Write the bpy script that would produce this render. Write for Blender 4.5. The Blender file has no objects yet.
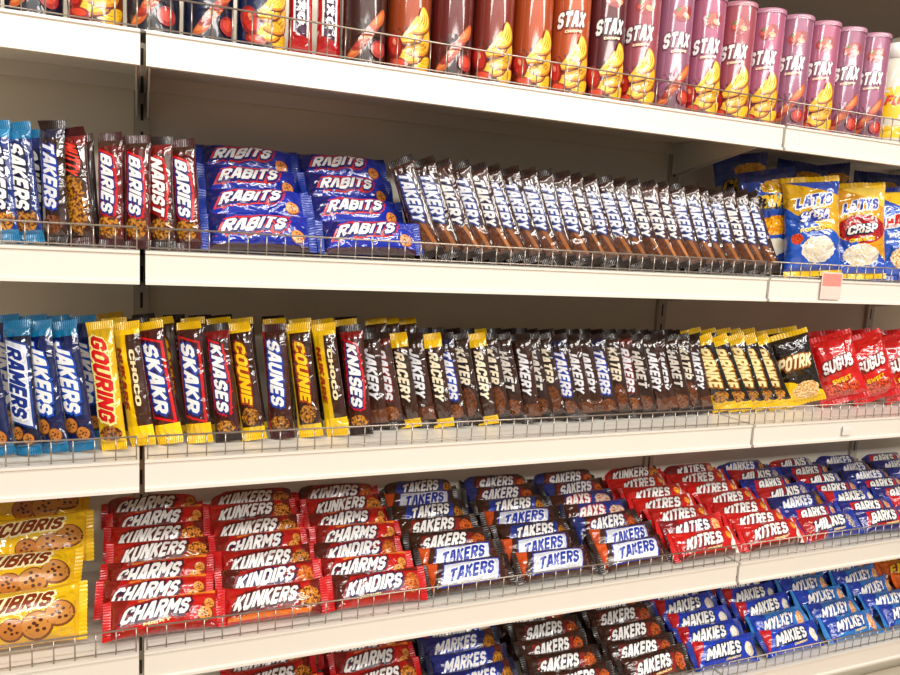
import bpy, math, random
from mathutils import Matrix, Vector, noise as mnoise
random.seed(11)
scene = bpy.context.scene
COL = scene.collection
try:
    scene.view_settings.view_transform = 'Standard'
    scene.view_settings.look = 'None'
except Exception as e:
    print(e)

def C(r, g, b):
    def f(v):
        v = v/255.0
        return v/12.92 if v <= 0.04045 else ((v+0.055)/1.055)**2.4
    return (f(r), f(g), f(b), 1.0)

# ------------------------------------------------------------------ materials
class NG:
    def __init__(s, mat):
        mat.use_nodes = True
        s.nt = mat.node_tree
        s.nt.nodes.clear()
        s.out = s.nt.nodes.new('ShaderNodeOutputMaterial')
        s.p = s.nt.nodes.new('ShaderNodeBsdfPrincipled')
        s.nt.links.new(s.p.outputs[0], s.out.inputs[0])
    def link(s, a, b):
        s.nt.links.new(a, b)
    def m(s, op, a, b=None, c=None):
        n = s.nt.nodes.new('ShaderNodeMath'); n.operation = op
        for i, v in enumerate((a, b, c)):
            if v is None: continue
            if isinstance(v, (int, float)): n.inputs[i].default_value = v
            else: s.link(v, n.inputs[i])
        return n.outputs[0]
    def mix(s, fac, a, b):
        n = s.nt.nodes.new('ShaderNodeMix'); n.data_type = 'RGBA'
        for sock, v in ((n.inputs[0], fac), (n.inputs[6], a), (n.inputs[7], b)):
            if isinstance(v, (int, float, tuple)): sock.default_value = v
            else: s.link(v, sock)
        return n.outputs[2]
    def noise(s, vec, scale, detail=2.0, dist=0.0):
        n = s.nt.nodes.new('ShaderNodeTexNoise')
        n.inputs['Scale'].default_value = scale
        n.inputs['Detail'].default_value = detail
        n.inputs['Distortion'].default_value = dist
        if vec is not None: s.link(vec, n.inputs['Vector'])
        return n.outputs[0]
    def objco(s):
        n = s.nt.nodes.new('ShaderNodeTexCoord')
        sp = s.nt.nodes.new('ShaderNodeSeparateXYZ')
        s.link(n.outputs['Object'], sp.inputs[0])
        return n.outputs['Object'], sp.outputs[0], sp.outputs[1], sp.outputs[2]
    def bump(s, h, strength, dist):
        n = s.nt.nodes.new('ShaderNodeBump')
        n.inputs['Strength'].default_value = strength
        n.inputs['Distance'].default_value = dist
        s.link(h, n.inputs['Height'])
        s.link(n.outputs[0], s.p.inputs['Normal'])
        return n.outputs[0]

def simple(name, col, rough=0.5, metal=0.0, var=0.0, nscale=8.0, bump=0.0, coat=0.0):
    mat = bpy.data.materials.new(name)
    g = NG(mat)
    co, x, y, z = g.objco()
    nz = g.noise(co, nscale, 3)
    d = tuple(v*(1-var) for v in col[:3])+(1,)
    g.link(g.mix(nz, col, d), g.p.inputs['Base Color'])
    g.p.inputs['Roughness'].default_value = rough
    g.p.inputs['Metallic'].default_value = metal
    g.p.inputs['Coat Weight'].default_value = coat
    g.p.inputs['Coat Roughness'].default_value = 0.06
    if bump > 0: g.bump(g.noise(co, nscale*6, 3), bump, 0.001)
    return mat

def pattern(name, base, feats, rough=0.38, bump=0.5, wr=32, metal=0.0, coat=1.0, dark=0.68, ior=1.75):
    """glossy film with printed areas"""
    mat = bpy.data.materials.new(name)
    g = NG(mat)
    co, x, y, z = g.objco()
    oi = g.nt.nodes.new('ShaderNodeObjectInfo')
    sh = g.nt.nodes.new('ShaderNodeVectorMath'); sh.operation = 'ADD'
    cb = g.nt.nodes.new('ShaderNodeCombineXYZ'); g.link(g.m('MULTIPLY', oi.outputs['Random'], 9.0), cb.inputs[2])
    g.link(co, sh.inputs[0]); g.link(cb.outputs[0], sh.inputs[1]); cs = sh.outputs[0]
    n1 = g.noise(co, 90, 2)
    n2 = g.noise(co, 240, 2)
    n3 = g.noise(co, 25, 1)
    d = tuple(v*dark for v in base[:3])+(1,)
    col = g.mix(n3, base, d)
    for f in feats:
        k = f[0]
        cc = None
        if k == 'x':
            _, x0, x1, cc = f
            mk = g.m('MULTIPLY', g.m('GREATER_THAN', x, x0), g.m('LESS_THAN', x, x1))
        elif k == 'y':
            _, y0, y1, cc = f
            mk = g.m('MULTIPLY', g.m('GREATER_THAN', y, y0), g.m('LESS_THAN', y, y1))
        elif k == 'wave':
            _, x0, a, cc = f
            e = g.m('ADD', g.m('MULTIPLY', y, a), g.m('MULTIPLY', g.m('SINE', g.m('MULTIPLY', y, 120)), 0.004))
            mk = g.m('GREATER_THAN', x, g.m('ADD', e, x0))
        elif k == 'wavel':
            _, x0, a, cc = f
            mk = g.m('LESS_THAN', x, g.m('ADD', g.m('MULTIPLY', y, a), x0))
        elif k == 'band':
            _, sl, off, w, x0, x1, cc = f
            t = g.m('ABSOLUTE', g.m('SUBTRACT', g.m('SUBTRACT', y, g.m('MULTIPLY', x, sl)), off))
            mk = g.m('LESS_THAN', t, w)
            xs = g.m('SUBTRACT', x, g.m('MULTIPLY', y, 0.35))
            mk = g.m('MULTIPLY', mk, g.m('MULTIPLY', g.m('GREATER_THAN', xs, x0), g.m('LESS_THAN', xs, x1)))
        elif k == 'ell':
            _, cx, cy, rx_, ry_, ca, cbb, na = f
            a = g.m('POWER', g.m('DIVIDE', g.m('SUBTRACT', x, cx), rx_), 2)
            b = g.m('POWER', g.m('DIVIDE', g.m('SUBTRACT', y, cy), ry_), 2)
            t = g.m('ADD', g.m('ADD', a, b), g.m('MULTIPLY', g.m('SUBTRACT', n1, 0.5), na))
            mk = g.m('LESS_THAN', t, 1.0)
            fr = g.m('MULTIPLY', g.m('SUBTRACT', n2, 0.42), 6.0)
            cl = g.nt.nodes.new('ShaderNodeClamp'); g.link(fr, cl.inputs[0])
            cc = g.mix(cl.outputs[0], ca, cbb)
        col = g.mix(mk, col, cc)
    hsv = g.nt.nodes.new('ShaderNodeHueSaturation')
    g.link(g.m('ADD', g.m('MULTIPLY', oi.outputs['Random'], 0.3), 0.84), hsv.inputs['Value'])
    g.link(col, hsv.inputs['Color'])
    g.link(hsv.outputs[0], g.p.inputs['Base Color'])
    g.p.inputs['Roughness'].default_value = rough
    g.p.inputs['Metallic'].default_value = metal
    g.p.inputs['Specular IOR Level'].default_value = 0.25
    g.p.inputs['Coat Weight'].default_value = coat
    g.p.inputs['Coat IOR'].default_value = ior
    g.p.inputs['Coat Roughness'].default_value = 0.06
    if bump > 0:
        a = g.noise(cs, wr, 1.5, 0.7)
        rid = g.m('ABSOLUTE', g.m('SUBTRACT', a, 0.5))
        nn = g.bump(g.m('ADD', g.m('MULTIPLY', rid, -1.5), a), bump, 0.008)
        g.link(nn, g.p.inputs['Coat Normal'])
    return mat

# ------------------------------------------------------------------ mesh builder
class MB:
    def __init__(s):
        s.v = []; s.f = []; s.mi = []; s.sm = []
    def face(s, idx, mi=0, sm=False):
        s.f.append(idx); s.mi.append(mi); s.sm.append(sm)
    def box(s, x0, x1, y0, y1, z0, z1, mi=0):
        b = len(s.v)
        s.v += [(x0,y0,z0),(x1,y0,z0),(x1,y1,z0),(x0,y1,z0),(x0,y0,z1),(x1,y0,z1),(x1,y1,z1),(x0,y1,z1)]
        for q in ((0,3,2,1),(4,5,6,7),(0,1,5,4),(1,2,6,5),(2,3,7,6),(3,0,4,7)):
            s.face([b+i for i in q], mi)
    def rod(s, p, q, r, n=6, mi=0):
        p = Vector(p); q = Vector(q); d = (q-p).normalized()
        a = d.orthogonal().normalized(); c = d.cross(a)
        b = len(s.v)
        for e in (p, q):
            for i in range(n):
                t = 2*math.pi*i/n
                s.v.append(tuple(e + a*math.cos(t)*r + c*math.sin(t)*r))
        for i in range(n):
            j = (i+1) % n
            s.face([b+i, b+j, b+n+j, b+n+i], mi, True)
        s.face([b+i for i in reversed(range(n))], mi); s.face([b+n+i for i in range(n)], mi)
    def prof_x(s, prof, x0, x1, mi=0):
        b = len(s.v); n = len(prof)
        for X in (x0, x1):
            for (y, z) in prof: s.v.append((X, y, z))
        for i in range(n):
            j = (i+1) % n
            s.face([b+i, b+j, b+n+j, b+n+i], mi)
        s.face([b+i for i in reversed(range(n))], mi); s.face([b+n+i for i in range(n)], mi)
    def lathe(s, prof, n=32, mi=0, caps=True):
        b = len(s.v); m = len(prof)
        for (r, z) in prof:
            for i in range(n):
                t = 2*math.pi*i/n
                s.v.append((r*math.cos(t), r*math.sin(t), z))
        for k in range(m-1):
            for i in range(n):
                j = (i+1) % n
                s.face([b+k*n+i, b+k*n+j, b+(k+1)*n+j, b+(k+1)*n+i], mi, True)
        if caps:
            s.face([b+i for i in reversed(range(n))], mi); s.face([b+(m-1)*n+i for i in range(n)], mi)
    def mesh(s, name, mats, fix=False):
        me = bpy.data.meshes.new(name)
        me.from_pydata(s.v, [], s.f)
        for m in mats: me.materials.append(m)
        me.polygons.foreach_set('material_index', s.mi)
        me.polygons.foreach_set('use_smooth', s.sm)
        if fix:
            import bmesh
            bm = bmesh.new(); bm.from_mesh(me)
            bmesh.ops.recalc_face_normals(bm, faces=bm.faces)
            bm.to_mesh(me); bm.free()
        me.update()
        return me

# heavy block lettering, drawn as strokes on a 4 x 6 grid
GL = {
'A': (4, [[(.6,.6),(1.5,5.4),(2.5,5.4),(3.4,.6)],[(1.2,2.0),(2.8,2.0)]]),
'B': (4, [[(.6,.6),(.6,5.4),(2.7,5.4),(3.3,4.8),(3.3,3.7),(2.6,3.1),(.6,3.1)],[(2.6,3.1),(3.4,2.4),(3.4,1.2),(2.8,.6),(.6,.6)]]),
'C': (4, [[(3.4,4.2),(3.4,4.7),(2.7,5.4),(1.3,5.4),(.6,4.7),(.6,1.3),(1.3,.6),(2.7,.6),(3.4,1.3),(3.4,1.8)]]),
'D': (4, [[(.6,.6),(.6,5.4),(2.5,5.4),(3.4,4.5),(3.4,1.5),(2.5,.6),(.6,.6)]]),
'E': (3.7, [[(3.1,5.4),(.6,5.4),(.6,.6),(3.1,.6)],[(.6,3.0),(2.7,3.0)]]),
'F': (3.7, [[(3.1,5.4),(.6,5.4),(.6,.6)],[(.6,3.0),(2.7,3.0)]]),
'G': (4, [[(3.4,4.4),(2.7,5.4),(1.3,5.4),(.6,4.7),(.6,1.3),(1.3,.6),(2.7,.6),(3.4,1.3),(3.4,2.7),(2.2,2.7)]]),
'H': (4, [[(.6,.6),(.6,5.4)],[(3.4,.6),(3.4,5.4)],[(.6,3.0),(3.4,3.0)]]),
'I': (1.3, [[(.65,.6),(.65,5.4)]]),
'J': (3.8, [[(3.2,5.4),(3.2,1.4),(2.5,.6),(1.3,.6),(.6,1.4),(.6,1.9)]]),
'K': (4, [[(.6,.6),(.6,5.4)],[(3.3,5.4),(1.0,2.9)],[(1.5,3.3),(3.4,.6)]]),
'L': (3.5, [[(.6,5.4),(.6,.6),(3.0,.6)]]),
'M': (5, [[(.6,.6),(.6,5.4),(2.5,2.2),(4.4,5.4),(4.4,.6)]]),
'N': (4.2, [[(.6,.6),(.6,5.4),(3.6,.6),(3.6,5.4)]]),
'O': (4, [[(.6,1.4),(.6,4.6),(1.4,5.4),(2.6,5.4),(3.4,4.6),(3.4,1.4),(2.6,.6),(1.4,.6),(.6,1.4)]]),
'P': (4, [[(.6,.6),(.6,5.4),(2.7,5.4),(3.4,4.8),(3.4,3.2),(2.7,2.6),(.6,2.6)]]),
'R': (4, [[(.6,.6),(.6,5.4),(2.7,5.4),(3.4,4.8),(3.4,3.4),(2.7,2.8),(.6,2.8)],[(1.9,2.8),(3.4,.6)]]),
'S': (4, [[(3.3,4.6),(2.7,5.4),(1.3,5.4),(.6,4.7),(.6,3.7),(1.3,3.1),(2.7,2.9),(3.4,2.3),(3.4,1.3),(2.7,.6),(1.3,.6),(.7,1.4)]]),
'T': (4, [[(.5,5.4),(3.5,5.4)],[(2,5.4),(2,.6)]]),
'U': (4, [[(.6,5.4),(.6,1.4),(1.3,.6),(2.7,.6),(3.4,1.4),(3.4,5.4)]]),
'V': (4, [[(.6,5.4),(2,.7),(3.4,5.4)]]),
'W': (5.4, [[(.6,5.4),(1.5,.7),(2.7,4.4),(3.9,.7),(4.8,5.4)]]),
'X': (4, [[(.6,5.4),(3.4,.6)],[(3.4,5.4),(.6,.6)]]),
'Y': (4, [[(.6,5.4),(2,2.8),(3.4,5.4)],[(2,2.8),(2,.6)]]),
'Z': (4, [[(.6,5.4),(3.3,5.4),(.7,.6),(3.4,.6)]]),
}
def add_text(mb, txt, cx, cy, w, h, rot, mi, surf, eps, grow=0.0, shear=0.25, arch=0.0, hw=0.72):
    tot = sum(GL[c][0]+0.6 for c in txt)-0.6
    ca, sa = math.cos(rot), math.sin(rot)
    def P(gx, gy):
        tx = (gx/tot-0.5)*w; ty = (gy/6.0-0.5)*h
        u = 2*tx/w
        ty *= 1.0+arch*(1-u*u)*0.8
        ty += arch*h*0.5*(0.6-u*u)           # logo bows upward in the middle
        tx += shear*ty
        return surf(cx+tx*ca-ty*sa, cy+tx*sa+ty*ca, eps)
    ox = 0.0
    W = hw+grow
    for ch in txt:
        adv, pls = GL[ch]
        for pl in pls:
            for a, b2 in zip(pl, pl[1:]):
                dx, dy = b2[0]-a[0], b2[1]-a[1]; L = math.hypot(dx, dy); dx /= L; dy /= L
                e = hw*0.55+grow
                x0, y0 = a[0]-dx*e, a[1]-dy*e; x1, y1 = b2[0]+dx*e, b2[1]+dy*e
                ns = 3 if L > 3 else (2 if L > 1.6 else 1)
                bb = len(mb.v)
                for k in range(ns+1):
                    t = k/ns; px = x0+(x1-x0)*t+ox; py = y0+(y1-y0)*t
                    mb.v.append(P(px+dy*W, py-dx*W)); mb.v.append(P(px-dy*W, py+dx*W))
                for k in range(ns):
                    q = bb+2*k
                    mb.face([q, q+2, q+3, q+1], mi)
        ox += adv+0.6

def add_blob(mb, cx, cy, rx, ry, rot, mi, surf, eps, n=20, bend=0.0, rings=3):
    b = len(mb.v); ca, sa = math.cos(rot), math.sin(rot)
    def P(tx, ty):
        ty += bend*(tx/rx)**2
        return surf(cx+tx*ca-ty*sa, cy+tx*sa+ty*ca, eps)
    mb.v.append(P(0, 0))
    for k in range(1, rings+1):
        for i in range(n):
            t = 2*math.pi*i/n
            mb.v.append(P(rx*math.cos(t)*k/rings, ry*math.sin(t)*k/rings))
    for i in range(n):
        j = (i+1) % n
        mb.face([b, b+1+i, b+1+j], mi, True)
        for k in range(rings-1):
            a0 = b+1+k*n
            mb.face([a0+i, a0+n+i, a0+n+j, a0+j], mi, True)

# ------------------------------------------------------------------ wrapped product types
class Type: pass
_flat = {}
def flatmat(c, rough=0.35):
    if c not in _flat:
        _flat[c] = simple('print_ink', c, rough, 0, 0.1, 30, 0, 0.6)
    return _flat[c]
_seed = [0]
def make_type(name, L, W, T, mat, sealmat, texts, label, cat, seal=0.012, p_end=5, p_w=2.6, wr=0.0015, lump=0.0015, rounds=(), nvar=2):
    t = Type(); t.L = L; t.W = W; t.T = T; t.seal = seal; t.name = name; t.label = label; t.cat = cat
    t.meshes = []; t.seals = []
    for var in range(nvar):
        _seed[0] += 1; ph = _seed[0]*1.37
        def hh(x, y):
            ex = min(1.0, abs(2*x/L))
            wv = 0.93+0.07*ex**4
            sy = min(1.0, abs(2*y/(W*wv)))
            e = max(0.0, 1-ex**p_end)**0.6
            s = max(0.0, 1-sy**p_w)**0.55
            h = T/2*e*s*(1+0.05*math.sin(x*2*math.pi/(L*0.45)+ph))
            h += wr*(ex**3)*math.sin(y*2*math.pi/(W*0.25)+ph)*e
            nn = mnoise.noise(Vector((x*34, y*38, ph)))
            h += lump*(0.4-1.4*abs(nn))*e*s + lump*0.7*mnoise.noise(Vector((x*20, y*20, ph+5)))*e*s
            return max(h, 0)+0.0004
        def surf(x, y, eps): return (x, y, hh(x, y)+eps)
        mb = MB(); nx, ny = 48, 20
        xs = [L/2*math.sin((i/nx*2-1)*math.pi/2) for i in range(nx+1)]
        ts = [math.sin((j/ny*2-1)*math.pi/2) for j in range(ny+1)]
        for side in (1, -1):
            for x in xs:
                ex = abs(2*x/L); wv = 0.93+0.07*ex**4
                for tt in ts:
                    y = tt*W/2*wv
                    h = hh(x, y)
                    mb.v.append((x, y, h if side > 0 else -h*0.92))
        def I(s, i, j): return s*(nx+1)*(ny+1)+i*(ny+1)+j
        for i in range(nx):
            for j in range(ny):
                mb.face([I(0,i,j), I(0,i+1,j), I(0,i+1,j+1), I(0,i,j+1)], 0, True)
                mb.face([I(1,i,j), I(1,i,j+1), I(1,i+1,j+1), I(1,i+1,j)], 0, True)
            mb.face([I(0,i,0), I(1,i,0), I(1,i+1,0), I(0,i+1,0)], 0, True)
            mb.face([I(0,i,ny), I(0,i+1,ny), I(1,i+1,ny), I(1,i,ny)], 0, True)
        for j in range(ny):
            mb.face([I(0,0,j), I(0,0,j+1), I(1,0,j+1), I(1,0,j)], 0, True)
            mb.face([I(0,nx,j), I(1,nx,j), I(1,nx,j+1), I(0,nx,j+1)], 0, True)
        mats = [mat]; idx = {}
        def mi(c):
            if c not in idx:
                idx[c] = len(mats); mats.append(flatmat(c))
            return idx[c]
        for (cx, cy, r, c1, c2) in rounds:       # printed round biscuits
            add_blob(mb, cx, cy, r, r*0.95, 0, mi(c2), surf, 0.0006, 18)
            add_blob(mb, cx-0.0006, cy+0.0008, r*0.88, r*0.82, 0, mi(c1), surf, 0.0009, 18)
            for q in range(7):
                aa = q*2.4; rr = r*0.2*math.sqrt(q)*1.1
                add_blob(mb, cx+rr*math.cos(aa), cy+rr*math.sin(aa), r*0.13, r*0.11, 0, mi(CHOC), surf, 0.0012, 8, 0, 1)
        for tx in texts:
            txt, cx, cy, w, h, rot, c, oc, sh = tx[:9]
            oc2 = tx[9] if len(tx) > 9 else None
            ar = 0.2 if h > 0.012 else 0.0
            if oc2 is not None:
                add_text(mb, txt, cx, cy, w, h, rot, mi(oc2), surf, 0.0007, 1.4, sh, ar)
            if oc is not None:
                add_text(mb, txt, cx+0.0008, cy-0.0008, w, h, rot, mi(oc), surf, 0.0012, 0.65, sh, ar)
            add_text(mb, txt, cx, cy, w, h, rot, mi(c), surf, 0.0018, 0.0, sh, ar)
        t.meshes.append(mb.mesh(name, mats))
        sb = MB(); n = 28
        for lay in (1, -1):
            for k, xx in enumerate((0, seal*0.5, seal)):
                for i in range(n+1):
                    y = -W/2+W*i/n
                    xz = xx+(0.0012 if (i % 2 and k == 2) else 0)
                    sb.v.append((xz-0.0005, y, lay*0.0005+(0.0004 if i % 2 else -0.0004)+(0.0035*math.sin(y*80+ph)+0.002*math.sin(ph*3))*k/2))
        def Jx(l, k, i): return l*3*(n+1)+k*(n+1)+i
        for i in range(n):
            for k in range(2):
                sb.face([Jx(0,k,i), Jx(0,k+1,i), Jx(0,k+1,i+1), Jx(0,k,i+1)])
                sb.face([Jx(1,k,i), Jx(1,k,i+1), Jx(1,k+1,i+1), Jx(1,k+1,i)])
            sb.face([Jx(0,2,i), Jx(1,2,i), Jx(1,2,i+1), Jx(0,2,i+1)])
        t.seals.append(sb.mesh('crimped_end', [sealmat]))
    return t

STUFF = []      # (mesh, matrix) of the small, mostly covered repeats
def put(t, R3, x, y, zbase, group, seals=True, label=None, stuff=False):
    X = t.L/2+t.seal*(1 if seals else 0)
    mz = 1e9
    for a in (X, -X):
        for b in (t.W/2, -t.W/2):
            mz = min(mz, (R3 @ Vector((a, b, 0))).z)
    for a in (t.L*0.42, -t.L*0.42):
        for b in (t.W*0.36, -t.W*0.36):
            for c in (t.T*0.5, -t.T*0.5):
                mz = min(mz, (R3 @ Vector((a, b, c))).z)
    vi = random.randrange(len(t.meshes))
    M = R3.to_4x4(); M.translation = Vector((x, y, zbase-mz+0.0004))
    ends = []
    if seals:
        for s in (1, -1):
            L = Matrix.Rotation(0 if s > 0 else math.pi, 4, 'Z'); L.translation = Vector((s*t.L/2, 0, 0))
            ends.append(L)
    if stuff:
        STUFF.append((t.meshes[vi], M))
        for L in ends: STUFF.append((t.seals[vi], M @ L))
        return None
    o = bpy.data.objects.new(t.name, t.meshes[vi])
    o.matrix_world = M
    o['label'] = label or t.label; o['category'] = t.cat; o['group'] = group
    COL.objects.link(o)
    for L in ends:
        e = bpy.data.objects.new('crimped_end', t.seals[vi])
        e.parent = o
        e.matrix_local = L
        COL.objects.link(e)
    return o

BASE = Matrix(((0, 1, 0), (0, 0, -1), (-1, 0, 0)))   # x->-Z, y->+X, z->-Y
def rx(a): return Matrix.Rotation(math.radians(a), 3, 'X')
def ry(a): return Matrix.Rotation(math.radians(a), 3, 'Y')
def rz(a): return Matrix.Rotation(math.radians(a), 3, 'Z')
def J(a): return random.uniform(-a, a)
def stand(t, x, y, zb, group, yaw=-28, back=9, side=5, **k):
    R = ry(-side) @ rx(-back) @ rz(yaw) @ BASE
    up = -(R @ Vector((1, 0, 0)))
    c = up*(t.L/2+t.seal)
    return put(t, R, x+c.x, y+c.y, zb, group, **k)

# ------------------------------------------------------------------ palette
WHITE = C(244,244,242); RED = C(206,12,16); DRED = C(118,8,12); MAROON = C(64,10,12)
BROWN = C(54,25,14); DBROWN = C(36,18,11); BLUE = C(14,50,156); NAVY = C(8,16,56); CYAN = C(14,118,168)
YEL = C(246,198,4); ORG = C(226,98,16); CREAM = C(238,214,160); TAN = C(190,118,48); CHOC = C(80,36,12)
GOLD = C(198,132,34); LBLUE = C(50,134,206); BLACK = C(14,10,10); SILVER = C(212,218,228)

def sm(name, c): return simple(name, c, 0.34, 0.0, 0.3, 60, 0, 0.3)
seal_cyan = sm('film_cyan', CYAN); seal_brown = sm('film_brown', DBROWN); seal_yel = sm('film_yellow', YEL)
seal_red = sm('film_red', RED); seal_mar = sm('film_maroon', MAROON); seal_blue = sm('film_blue', BLUE)
seal_navy = sm('film_navy', NAVY); seal_lb = sm('film_light_blue', LBLUE); seal_org = sm('film_orange', ORG)
bar = 'candy_bar'; cat = 'candy bar'; SH = 0.42
def standing(nm, L, W, base, feats, seal, txt, label, tc=WHITE, oc=None, oc2=None, tw=None, th=0.5, cx=-0.008, T=0.0185, cy=0, rounds=(), sub=None):
    tx = [(txt, cx, cy, tw or L*0.62, W*th, 0, tc, oc, SH, oc2)]
    if sub: tx.append((sub[0], sub[1], sub[2], sub[3], sub[4], 0, sub[5], None, 0.2))
    return make_type(bar, L, W, T, pattern(nm, base, feats), seal, tx, label, cat, rounds=rounds)
t_blue = standing('wrap_blue', 0.180, 0.046, NAVY, [('x', -1, -0.078, CYAN), ('band', 0, 0, 0.0195, -0.072, 0.056, C(20,60,146)), ('band', 0, 0, 0.017, -0.069, 0.053, C(220,226,238)), ('x', 0.086, 1, CYAN)],
    seal_cyan, 'RAMERS', 'navy chocolate bar with blue lettering on a white panel', tc=C(18,46,130), oc=C(240,242,246), tw=0.104, cx=-0.008, th=0.5,
    rounds=((0.068,-0.008,0.011,TAN,CHOC),(0.078,0.008,0.010,TAN,CHOC)))
t_blueb = standing('wrap_navy_white', 0.180, 0.046, C(10,26,84), [('x', -1, -0.078, CYAN), ('x', 0.086, 1, CYAN), ('y', -1, -0.0175, C(20,80,170))],
    seal_cyan, 'JAKERS', 'navy and cyan wrapped chocolate bar with white lettering and cookies', tc=WHITE, oc=C(24,80,190), oc2=None, tw=0.108, cx=-0.014, th=0.5,
    rounds=((0.060,-0.008,0.013,TAN,CHOC),(0.075,0.008,0.012,TAN,CHOC)), sub=('COOKIE', -0.03, -0.0185, 0.04, 0.004, CREAM))
t_blue2 = standing('wrap_blue_short', 0.15, 0.042, C(14,46,124), [('x', -1, -0.062, CYAN), ('ell', 0.055, 0, 0.018, 0.018, GOLD, CHOC, 0.8), ('x', 0.07, 1, CYAN)],
    seal_cyan, 'SAKERS', 'blue wrapped chocolate bar with cyan ends and white lettering', oc=NAVY, tw=0.094, th=0.5)
t_mar = standing('wrap_maroon', 0.15, 0.042, C(92,14,12), [('ell', 0.056, 0, 0.016, 0.017, GOLD, CHOC, 0.9), ('x', -1, -0.066, BROWN)],
    seal_mar, 'BARIES', 'maroon wrapped chocolate bar with red and white lettering', oc=C(30,40,120), oc2=RED, tw=0.086, th=0.42)
t_mar2 = standing('wrap_maroon_brown', 0.15, 0.042, C(66,24,14), [('ell', 0.056, 0, 0.016, 0.017, GOLD, CHOC, 0.9), ('x', -1, -0.06, DRED)],
    seal_brown, 'NARIST', 'brown wrapped chocolate bar with red edged white lettering', oc=DRED, oc2=RED, tw=0.086, th=0.42)
t_choc = standing('wrap_dark_nut', 0.15, 0.042, C(62,26,14), [('ell', 0.025, 0, 0.045, 0.017, GOLD, CHOC, 1.2), ('x', -1, -0.06, DRED)],
    seal_mar, 'NUTTY', 'brown chocolate bar wrapper with nut picture and red lettering', tc=C(236,60,40), oc=DBROWN, tw=0.045, cx=-0.04)
t_yel = standing('wrap_yellow', 0.180, 0.044, YEL, [('ell', 0.075, 0, 0.012, 0.018, TAN, CHOC, 0.9)],
    seal_yel, 'GOURING', 'bright yellow wrapped bar with red lettering', tc=RED, oc=C(255,240,150), tw=0.132, th=0.54, cx=-0.010)
t_yel2 = standing('wrap_yellow_brown', 0.178, 0.044, C(60,26,12), [('y', -1, -0.0160, YEL), ('x', 0.078, 1, YEL), ('x', -1, -0.084, YEL), ('ell', 0.06, 0.002, 0.016, 0.014, GOLD, CHOC, 0.8)],
    seal_yel, 'COUNIE', 'dark brown wrapped bar with narrow yellow edge and ends', tc=YEL, oc=C(160,50,10), tw=0.105, th=0.38, cx=-0.014, cy=0.002)
t_yel3 = standing('wrap_yellow_wide', 0.178, 0.044, YEL, [('y', 0.000, 1, C(58,28,14)), ('x', 0.068, 1, YEL), ('x', -1, -0.08, YEL)],
    seal_yel, 'NUKARE', 'yellow wrapped bar with dark brown side', tc=C(150,40,10), oc=None, tw=0.1, th=0.2, cx=-0.01, cy=-0.011, sub=('CHOCO', -0.01, 0.009, 0.09, 0.008, C(240,220,170)))
t_sk = standing('wrap_maroon_long', 0.178, 0.046, C(74,14,12), [('band', 0, 0, 0.0195, -0.074, 0.062, RED), ('band', 0, 0, 0.0160, -0.070, 0.058, C(60,16,36)), ('x', 0.068, 1, YEL)],
    seal_yel, 'SKAKR', 'dark maroon bar with red-edged panel, white lettering, yellow end', oc=C(24,60,160), tw=0.112, th=0.46)
t_sk2 = standing('wrap_brown_long', 0.176, 0.044, C(66,20,14), [('ell', 0.074, 0, 0.010, 0.016, GOLD, CHOC, 0.8), ('x', -1, -0.074, DRED)],
    seal_brown, 'KNASES', 'brown wrapped bar with red outlined white lettering', oc=C(24,36,110), oc2=RED, tw=0.112, th=0.42)
t_sk3 = standing('wrap_brown_blue_long', 0.176, 0.044, C(70,24,16), [('y', -1, -0.0165, C(150,20,20)), ('ell', 0.072, 0, 0.012, 0.016, GOLD, CHOC, 0.8)],
    seal_mar, 'SAUNES', 'reddish brown wrapped bar with blue shadowed white lettering', oc=C(26,64,170), tw=0.112, th=0.46, cx=-0.014)
BL = 0.158
PALE = C(226,226,232)
KB = C(62,30,17)
PIC = ('ell', 0.052, 0.0, 0.026, 0.017, C(96,50,26), C(72,36,20), 0.3)
t_s2 = standing('wrap_brown_swoosh', 0.162, 0.047, C(56,27,16), [PIC, ('band', 0.25, -0.004, 0.0035, 0.028, 0.07, C(150,90,44))],
    seal_brown, 'TAKERY', 'dark brown chocolate bar with blue shadowed white lettering and picture', oc=C(40,66,140), tw=0.088, tc=C(222,226,236), th=0.42, cx=-0.020, T=0.020)
t_s2b = standing('wrap_brown_swirl', 0.162, 0.047, C(66,32,18), [PIC, ('y', -1, -0.0180, C(96,50,24)), ('band', 0.25, 0.002, 0.003, 0.028, 0.07, C(170,110,60))],
    seal_brown, 'TAKERY', 'brown chocolate bar with white lettering and chocolate picture', oc=C(28,36,84), tw=0.088, tc=C(230,228,226), th=0.42, cx=-0.020, T=0.020)
t_br = standing('wrap_brown', BL, 0.041, KB, [('x', 0.052, 1, C(92,48,23)), ('x', -1, -0.07, DBROWN)],
    seal_brown, 'JAKERY', 'dark brown chocolate bar with white lettering', oc=C(40,18,12), tw=0.092, tc=PALE, th=0.42, cx=-0.014)
t_brb = standing('wrap_brown_plain', BL, 0.041, C(50,25,15), [('y', -1, -0.017, C(100,54,26)), ('ell', 0.058, 0.0, 0.016, 0.014, C(120,64,28), C(70,34,16), 0.5)],
    seal_brown, 'HAKET', 'dark brown chocolate bar with silvery lettering', oc=C(20,10,8), tw=0.08, th=0.4, tc=C(206,200,192), cx=-0.016)
t_brc = standing('wrap_brown_red', BL, 0.041, C(66,30,16), [('x', -1, -0.066, C(100,24,14)), ('ell', 0.062, 0.0, 0.014, 0.015, C(150,84,34), CHOC, 0.7)],
    seal_brown, 'RAKERS', 'brown chocolate bar with red shadowed white lettering', oc=C(120,22,16), tw=0.094, tc=PALE, th=0.42, cx=-0.012)
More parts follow.
